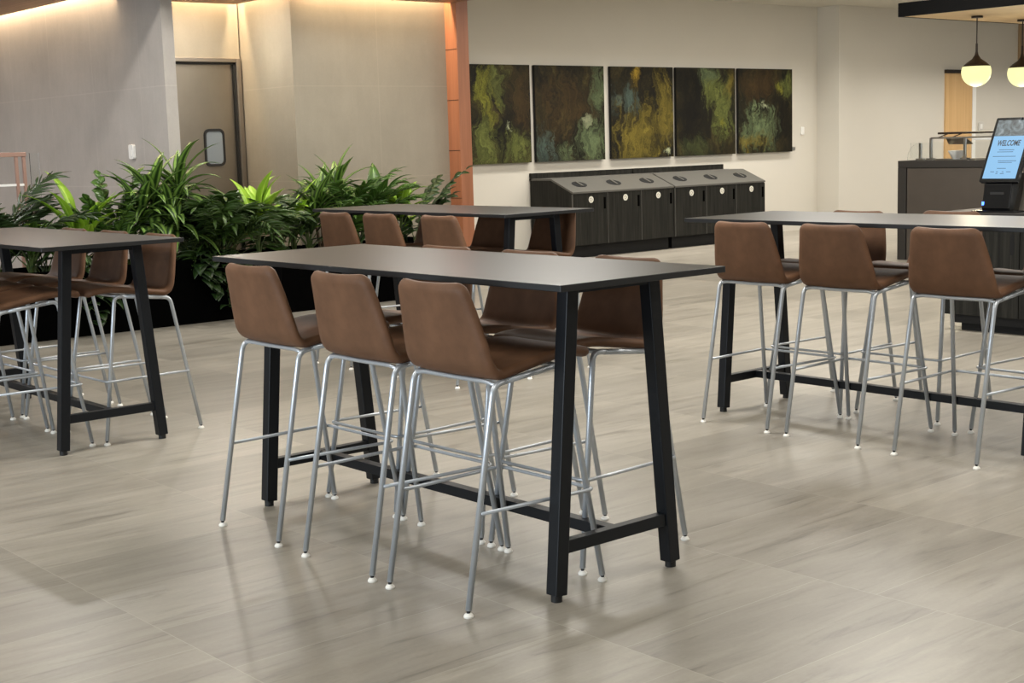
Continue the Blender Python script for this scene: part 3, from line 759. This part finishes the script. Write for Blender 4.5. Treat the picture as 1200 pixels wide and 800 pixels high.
tilt = math.radians(27)
t = thing('welcome_kiosk', 'black tilted touch screen reading WELCOME on the dark wood counter', 'screen', (9.38, 5.52, .88), 0)
def scr(o):  # screen plane: local x' right (world -y), y' up, normal towards -x, leaning back
    o.matrix_local = Matrix.Translation((-.06, .0, .215)) @ Matrix(((0, math.sin(tilt), -math.cos(tilt), 0), (-1, 0, 0, 0), (0, math.cos(tilt), math.sin(tilt), 0), (0, 0, 0, 1)))
SW, SH = .305, .515
bm = B(); prism(bm, [(u, v+SH/2, -.03) for u, v in rrect(SW, SH, .012, 3)], (0, 0, .03)); housing = link_mesh('screen_housing', bm, M['black_gloss'], t, bevel=.003); scr(housing)
bm = B(); box(bm, -SW/2+.022, SW/2-.022, .365, SH-.022, .0005, .002); link_mesh('picture_area', bm, M['screen_photo'], housing)
bm = B(); box(bm, -SW/2+.022, SW/2-.022, .028, .365, .0005, .002); link_mesh('blue_page', bm, M['screen_blue'], housing)
def text(name, s, size, x, y, mat, shear=0, bold=0, w=None):
    cu = bpy.data.curves.new(name, 'FONT'); cu.body = s; cu.size = size; cu.align_x = 'CENTER'; cu.shear = shear; cu.extrude = .0004; cu.offset = bold
    tmp = bpy.data.objects.new(name, cu); C.objects.link(tmp); bpy.context.view_layer.update()
    me = bpy.data.meshes.new_from_object(tmp.evaluated_get(bpy.context.evaluated_depsgraph_get())); bpy.data.objects.remove(tmp); bpy.data.curves.remove(cu)
    for v in me.vertices: v.co.x *= (w or 1)
    me.name = name; me.materials.clear(); me.materials.append(mat)
    o = bpy.data.objects.new(name, me); C.objects.link(o); o.parent = housing; o.location = (x, y, .0026)
    return o
text('lettering', 'WELCOME', .062, .002, .288, M['ink'], .12, .0013, .60)
bm = B()
for (y, a, b_) in ((.252, -.06, .06), (.236, -.07, .055), (.200, -.095, .085), (.165, -.045, .10), (.152, -.04, .07), (.105, -.035, .035), (.078, -.08, -.05), (.078, -.035, -.02), (.064, -.035, -.02), (.078, .01, .025), (.064, .0, .03), (.078, .045, .08)):
    box(bm, a, b_, y, y+.005, .002, .0026)
link_mesh('small_print', bm, M['ink_soft'], housing)
# printer and payment base
bm = B()
prism(bm, [(0, -.115, 0), (-.085, -.115, 0), (-.095, -.115, .03), (-.06, -.115, .20), (.07, -.115, .28), (.12, -.115, .28), (.06, -.115, 0)], (0, .22, 0)); link_mesh('printer_base', bm, M['black_gloss'], t, bevel=.006)
bm = B(); box(bm, -.075, -.07, -.06, .05, .125, .145); link_mesh('paper_slot', bm, M['rubber'], t)
bm = B(); box(bm, -.094, -.086, .088, .104, .05, .075); link_mesh('status_light', bm, M['blue_led'], t)
bm = B(); prism(bm, [(.03, -.16, 0), (.10, -.16, 0), (.22, -.16, .40), (.19, -.16, .40)], (0, .05, 0)); link_mesh('support', bm, M['steel'], t, bevel=.003)
bm = B(); box(bm, -.14, .18, -.18, .16, 0, .012); link_mesh('base_plate', bm, M['black_gloss'], t, bevel=.002)
bm = B(); lathe(bm, [(0, 0), (.009, 0), (.009, .01), (0, .01)], (.16, -.05, .66), 10); link_mesh('camera_bead', bm, M['black_gloss'], t)

t = thing('napkin_dispenser', 'pale metal dispenser box right of the welcome screen, cut by the picture edge', 'dispenser', (9.62, 5.22, .88))
bm = B(); box(bm, -.10, .10, -.11, .10, 0, .23); link_mesh('body', bm, M['steel_light'], t, bevel=.01)
bm = B(); box(bm, -.105, -.098, -.08, .07, .05, .18); link_mesh('face_plate', bm, M['white'], t, bevel=.002)
bm = B(); box(bm, -.11, .11, -.12, .11, .23, .25); link_mesh('lid', bm, M['white'], t, bevel=.004)

t = thing('paper_slip', 'small white paper slip lying on the counter left of the welcome screen', 'paper', (9.30, 5.66, .88))
bm = B(); prism(bm, [(-.05, -.07, 0), (.05, -.06, 0), (.04, .07, 0), (-.06, .06, 0)], (0, 0, .002)); link_mesh('sheet', bm, M['white'], t)

# ------------------------------------------------------------------ serving counter with glass guard
t = thing('serving_counter', 'dark tiled serving counter under the pendant lamps, with a glass guard on top', 'counter', (14.1, 3.2, 0))
Lc = 6.42
bm = B(); box(bm, .02, .9, 0, Lc-.02, 0, 1.10); link_mesh('body', bm, M['counter_tile'], t)
bm = B(); box(bm, -.005, .92, -.01, Lc, 1.06, 1.14); link_mesh('counter_top', bm, M['counter_frame'], t, bevel=.004)
bm = B(); box(bm, -.005, .9, Lc-.11, Lc, 0, 1.06); link_mesh('end_frame', bm, M['counter_frame'], t, bevel=.003)
bm = B()
for k in range(6):
    y1 = Lc-.12-k*.99
    box(bm, .006, .022, y1-.984, y1, .01, 1.055)
link_mesh('front_panel', bm, M['counter_tile'], t, bevel=.002)

t = thing('glass_guard', 'steel and glass food guard standing on the dark serving counter', 'food guard', (14.4, 9.3, 1.14))
for y, h in ((.22, .195), (.08, .25), (-.36, .25), (-1.1, .25), (-1.75, .25)):
    bm = B(); box(bm, -.012, .012, y-.016, y+.016, 0, h); lg = link_mesh('post', bm, M['steel_light'], t, bevel=.002)
    bm = B(); box(bm, -.03, .03, y-.045, y+.045, 0, .02); link_mesh('clamp', bm, M['steel_light'], lg)
bm = B(); box(bm, -.012, .012, -1.75, .08, .238, .258); link_mesh('shelf_rail', bm, M['steel_light'], t)
bm = B(); tube(bm, [(.14, .08, .30), (.14, -1.9, .30)], .012, 8); link_mesh('top_rail', bm, M['bronze'], t)
bm = B()
for y in (-.02, -.2, -.95, -1.5): tube(bm, [(.0, y, .255), (.14, y-.05, .30)], .007, 6)
link_mesh('bracket', bm, M['bronze'], t)
bm = B(); box(bm, -.022, -.014, -1.75, .34, .02, .20); link_mesh('glass_panel', bm, M['glass'], t)
bm = B(); prism(bm, [(0, .24, 0), (0, .40, 0), (0, .39, .07), (0, .36, .13), (0, .31, .175), (0, .24, .20)], (.008, 0, 0)); link_mesh('curved_end_glass', bm, M['glass'], t)
bm = B(); prism(bm, [(.02, -.10, .24), (.02, -.36, .24), (.16, -.36, .17), (.16, -.05, .17)], (.01, 0, .004)); link_mesh('sloped_panel', bm, M['steel'], t)
bm = B(); box(bm, .1, .5, -2.1, -.40, .215, .24); link_mesh('heated_shelf', bm, M['white'], t, bevel=.003)
t = thing('serving_bowl', 'small white bowl with dark contents behind the glass food guard', 'bowl', (14.62, 9.18, 1.14))
bm = B(); lathe(bm, [(0, .0), (.05, .0), (.10, .09), (.10, .10), (.085, .095), (.045, .012), (0, .012)], (0, 0, 0), 20); link_mesh('bowl_body', bm, M['white'], t, smooth=True)
bm = B(); lathe(bm, [(0, .10), (.05, .095), (.082, .078), (0, .075)], (0, 0, 0), 16); link_mesh('contents', bm, M['bronze'], t, smooth=True)
for k, (dx, dy, h, lab) in enumerate(((.30, -.62, .17, 'slim dark bottle behind the food guard, left of two'), (.33, -.74, .15, 'slim dark bottle behind the food guard, right of two'))):
    t = thing('condiment_bottle', lab, 'bottle', (14.4+dx, 9.3+dy, 1.14), group='bottles behind the food guard')
    bm = B(); lathe(bm, [(0, 0), (.03, 0), (.03, h*.62), (.012, h*.8), (.012, h*.92), (0, h*.92)], (0, 0, 0), 14); link_mesh('bottle_body', bm, M['bronze'], t, smooth=True)
    bm = B(); lathe(bm, [(0, h*.9), (.014, h*.9), (.014, h), (0, h)], (0, 0, 0), 12); link_mesh('cap', bm, M['white'], t)

t = thing('ceiling_canopy', 'flat black edged canopy hanging above the serving counter', 'canopy', (14.15, 3.2, 2.77))
bm = B(); box(bm, 0, .03, 0, 6.47, 0, .155); box(bm, 3.3, 3.33, 0, 6.47, 0, .155); box(bm, .03, 3.3, 6.44, 6.47, 0, .155); box(bm, .03, 3.3, 0, .03, 0, .155); link_mesh('fascia', bm, M['canopy'], t)
bm = B(); box(bm, .03, 3.3, .03, 6.44, .004, .03); link_mesh('underside', bm, M['canopy_wood'], t)
bm = B()
for x in (.8, 2.5):
    for y in (.8, 3.2, 5.6): tube(bm, [(x, y, .03), (x, y, CEIL-2.77)], .008, 6)
link_mesh('hanger_rod', bm, M['black'], t)

def pendant(label):
    t = thing('pendant_lamp', label, 'lamp', group='globe pendant lamps under the black canopy')
    bm = B(); lathe(bm, [(0, 0), (.065, 0), (.065, -.02), (0, -.02)], (0, 0, 0), 24); link_mesh('ceiling_rose', bm, M['bronze'], t)
    bm = B(); tube(bm, [(0, 0, -.015), (0, 0, -.36)], .007, 8); link_mesh('rod', bm, M['bronze'], t)
    zc = -.636; R = .168
    bm = B(); lathe(bm, [(0, -.31), (.012, -.31), (.013, -.40), (.022, -.44), (.05, -.485), (.112, -.528), (.143, -.556), (.151, -.574), (0, -.574)], (0, 0, 0), 28); link_mesh('cap', bm, M['bronze'], t, smooth=True)
    a0 = math.radians(67.5)
    bm = B(); lathe(bm, [(R*math.sin(a0+(PI-a0)*i/18), zc+R*math.cos(a0+(PI-a0)*i/18)) for i in range(19)], (0, 0, 0), 32); link_mesh('glass_globe', bm, M['globe'], t, smooth=True)
    return t
p0 = pendant('glowing globe pendant lamp with dark cap in front of the oak door'); p0.location = (15.03, 9.2, 2.77)
p1 = dup(p0); p1['label'] = 'glowing globe pendant lamp with dark cap, cut by the right picture edge'; p1.location = (16.12, 9.25, 2.77)

# ------------------------------------------------------------------ light
def area(name, loc, size, energy, col=(1, .96, .9), rot=(0, 0, 0), sy=None, shape='RECTANGLE', spread=PI):
    l = bpy.data.lights.new(name, 'AREA'); l.energy = energy; l.color = col; l.shape = shape; l.size = size
    if sy: l.size_y = sy
    l.spread = spread
    o = bpy.data.objects.new(name, l); C.objects.link(o); o.location = loc; o.rotation_euler = rot; return o
w = bpy.data.worlds.new('World'); SC.world = w; w.use_nodes = True
w.node_tree.nodes['Background'].inputs[0].default_value = (1.0, .975, .94, 1); w.node_tree.nodes['Background'].inputs[1].default_value = .30
# recessed ceiling lamps over the hall
for x, e in ((1.2, 42), (4.9, 76), (8.6, 78), (12.2, 78), (15.6, 78), (19.0, 78)):
    for y, k in ((-1.0, .7), (2.4, .66), (5.9, 1.42), (9.3, 1.0)):
        if y > 9 and x < 8: continue
        area('ceiling_lamp', (x, y, CEIL-.01), 1.2, e*k, (1, .96, .89), sy=1.2)
area('ceiling_lamp', (4.6, 11.42, CEIL-.01), .12, 42, (1, .96, .90), shape='DISK')
for x in (5.9, 7.9): area('ceiling_lamp', (x, 10.6, CEIL-.01), .6, 34, (1, .96, .90), shape='DISK')
for x in (1.0, 3.2):
    for y in (13.4, 15.6, 17.8): area('soffit_fill', (x, y, 3.02), .2, 34, (1, .97, .95), shape='DISK')  # added fill lights under the soffit, no fixtures, to brighten the left concrete wall
area('wall_washer', (14.4, 12.75, CEIL-.01), 6.6, 150, (1, .95, .87), sy=.4, spread=1.9)
area('wall_washer', (21.6, 12.2, CEIL-.01), 6.0, 100, (1, .95, .87), sy=.4, spread=1.9)
# tall window bay far to the left lets in cool daylight
area('window_daylight', (-6.0, 4.5, 1.6), 2.2, 620, (.80, .90, 1), rot=(0, -PI/2, 0), sy=7.5)
area('alcove_fill', (6.95, 12.55, 2.955), .12, 26, (1, .93, .82), shape='DISK')  # extra fill without a fixture, added to lift the door alcove and its side wall
# warm cove strips behind the wood soffit
cv = (1, .76, .48)
area('cove_strip', (6.185, 16.2, 3.20), .05, 130, cv, sy=7.6)
area('cove_strip', (8.6, 12.145, 3.20), 1.85, 62, cv, sy=.05)
area('cove_strip', (7.0, 13.145, 3.20), 1.05, 34, cv, sy=.05)
area('cove_strip', (7.58, 12.65, 3.20), .05, 27, cv, sy=.85)
for x in (15.03, 16.12):
    l = bpy.data.lights.new('pendant_bulb', 'POINT'); l.energy = 22; l.color = (1, .9, .62); l.shadow_soft_size = .17
    o = bpy.data.objects.new('pendant_bulb', l); C.objects.link(o); o.location = (x, 9.2, 1.88)

# ------------------------------------------------------------------ camera
cam = bpy.data.cameras.new('camera'); co = bpy.data.objects.new('camera', cam); C.objects.link(co)
cam.sensor_width = 36; cam.lens = 36*1659.2/1200; cam.clip_end = 100
Rv, Uv, Fv = Vector((.7591, -.6503, -.0295)), Vector((.1127, .0865, .9898)), Vector((.6411, .7547, -.1389))
Rv = Rv.normalized(); Fv = (Fv-Rv*Fv.dot(Rv)).normalized(); Uv = Rv.cross(Fv)
co.matrix_world = Matrix(((Rv.x, Uv.x, -Fv.x, 0), (Rv.y, Uv.y, -Fv.y, 0), (Rv.z, Uv.z, -Fv.z, 1.4792), (0, 0, 0, 1)))
SC.camera = co
SC.view_settings.view_transform = 'Standard'; SC.view_settings.look = 'None'; SC.view_settings.gamma = 1; SC.view_settings.use_curve_mapping = False
SC.view_settings.exposure = 0
SC.cycles.use_denoising = True
SC.cycles.max_bounces = 8; SC.cycles.diffuse_bounces = 4; SC.cycles.glossy_bounces = 4; SC.cycles.transmission_bounces = 6
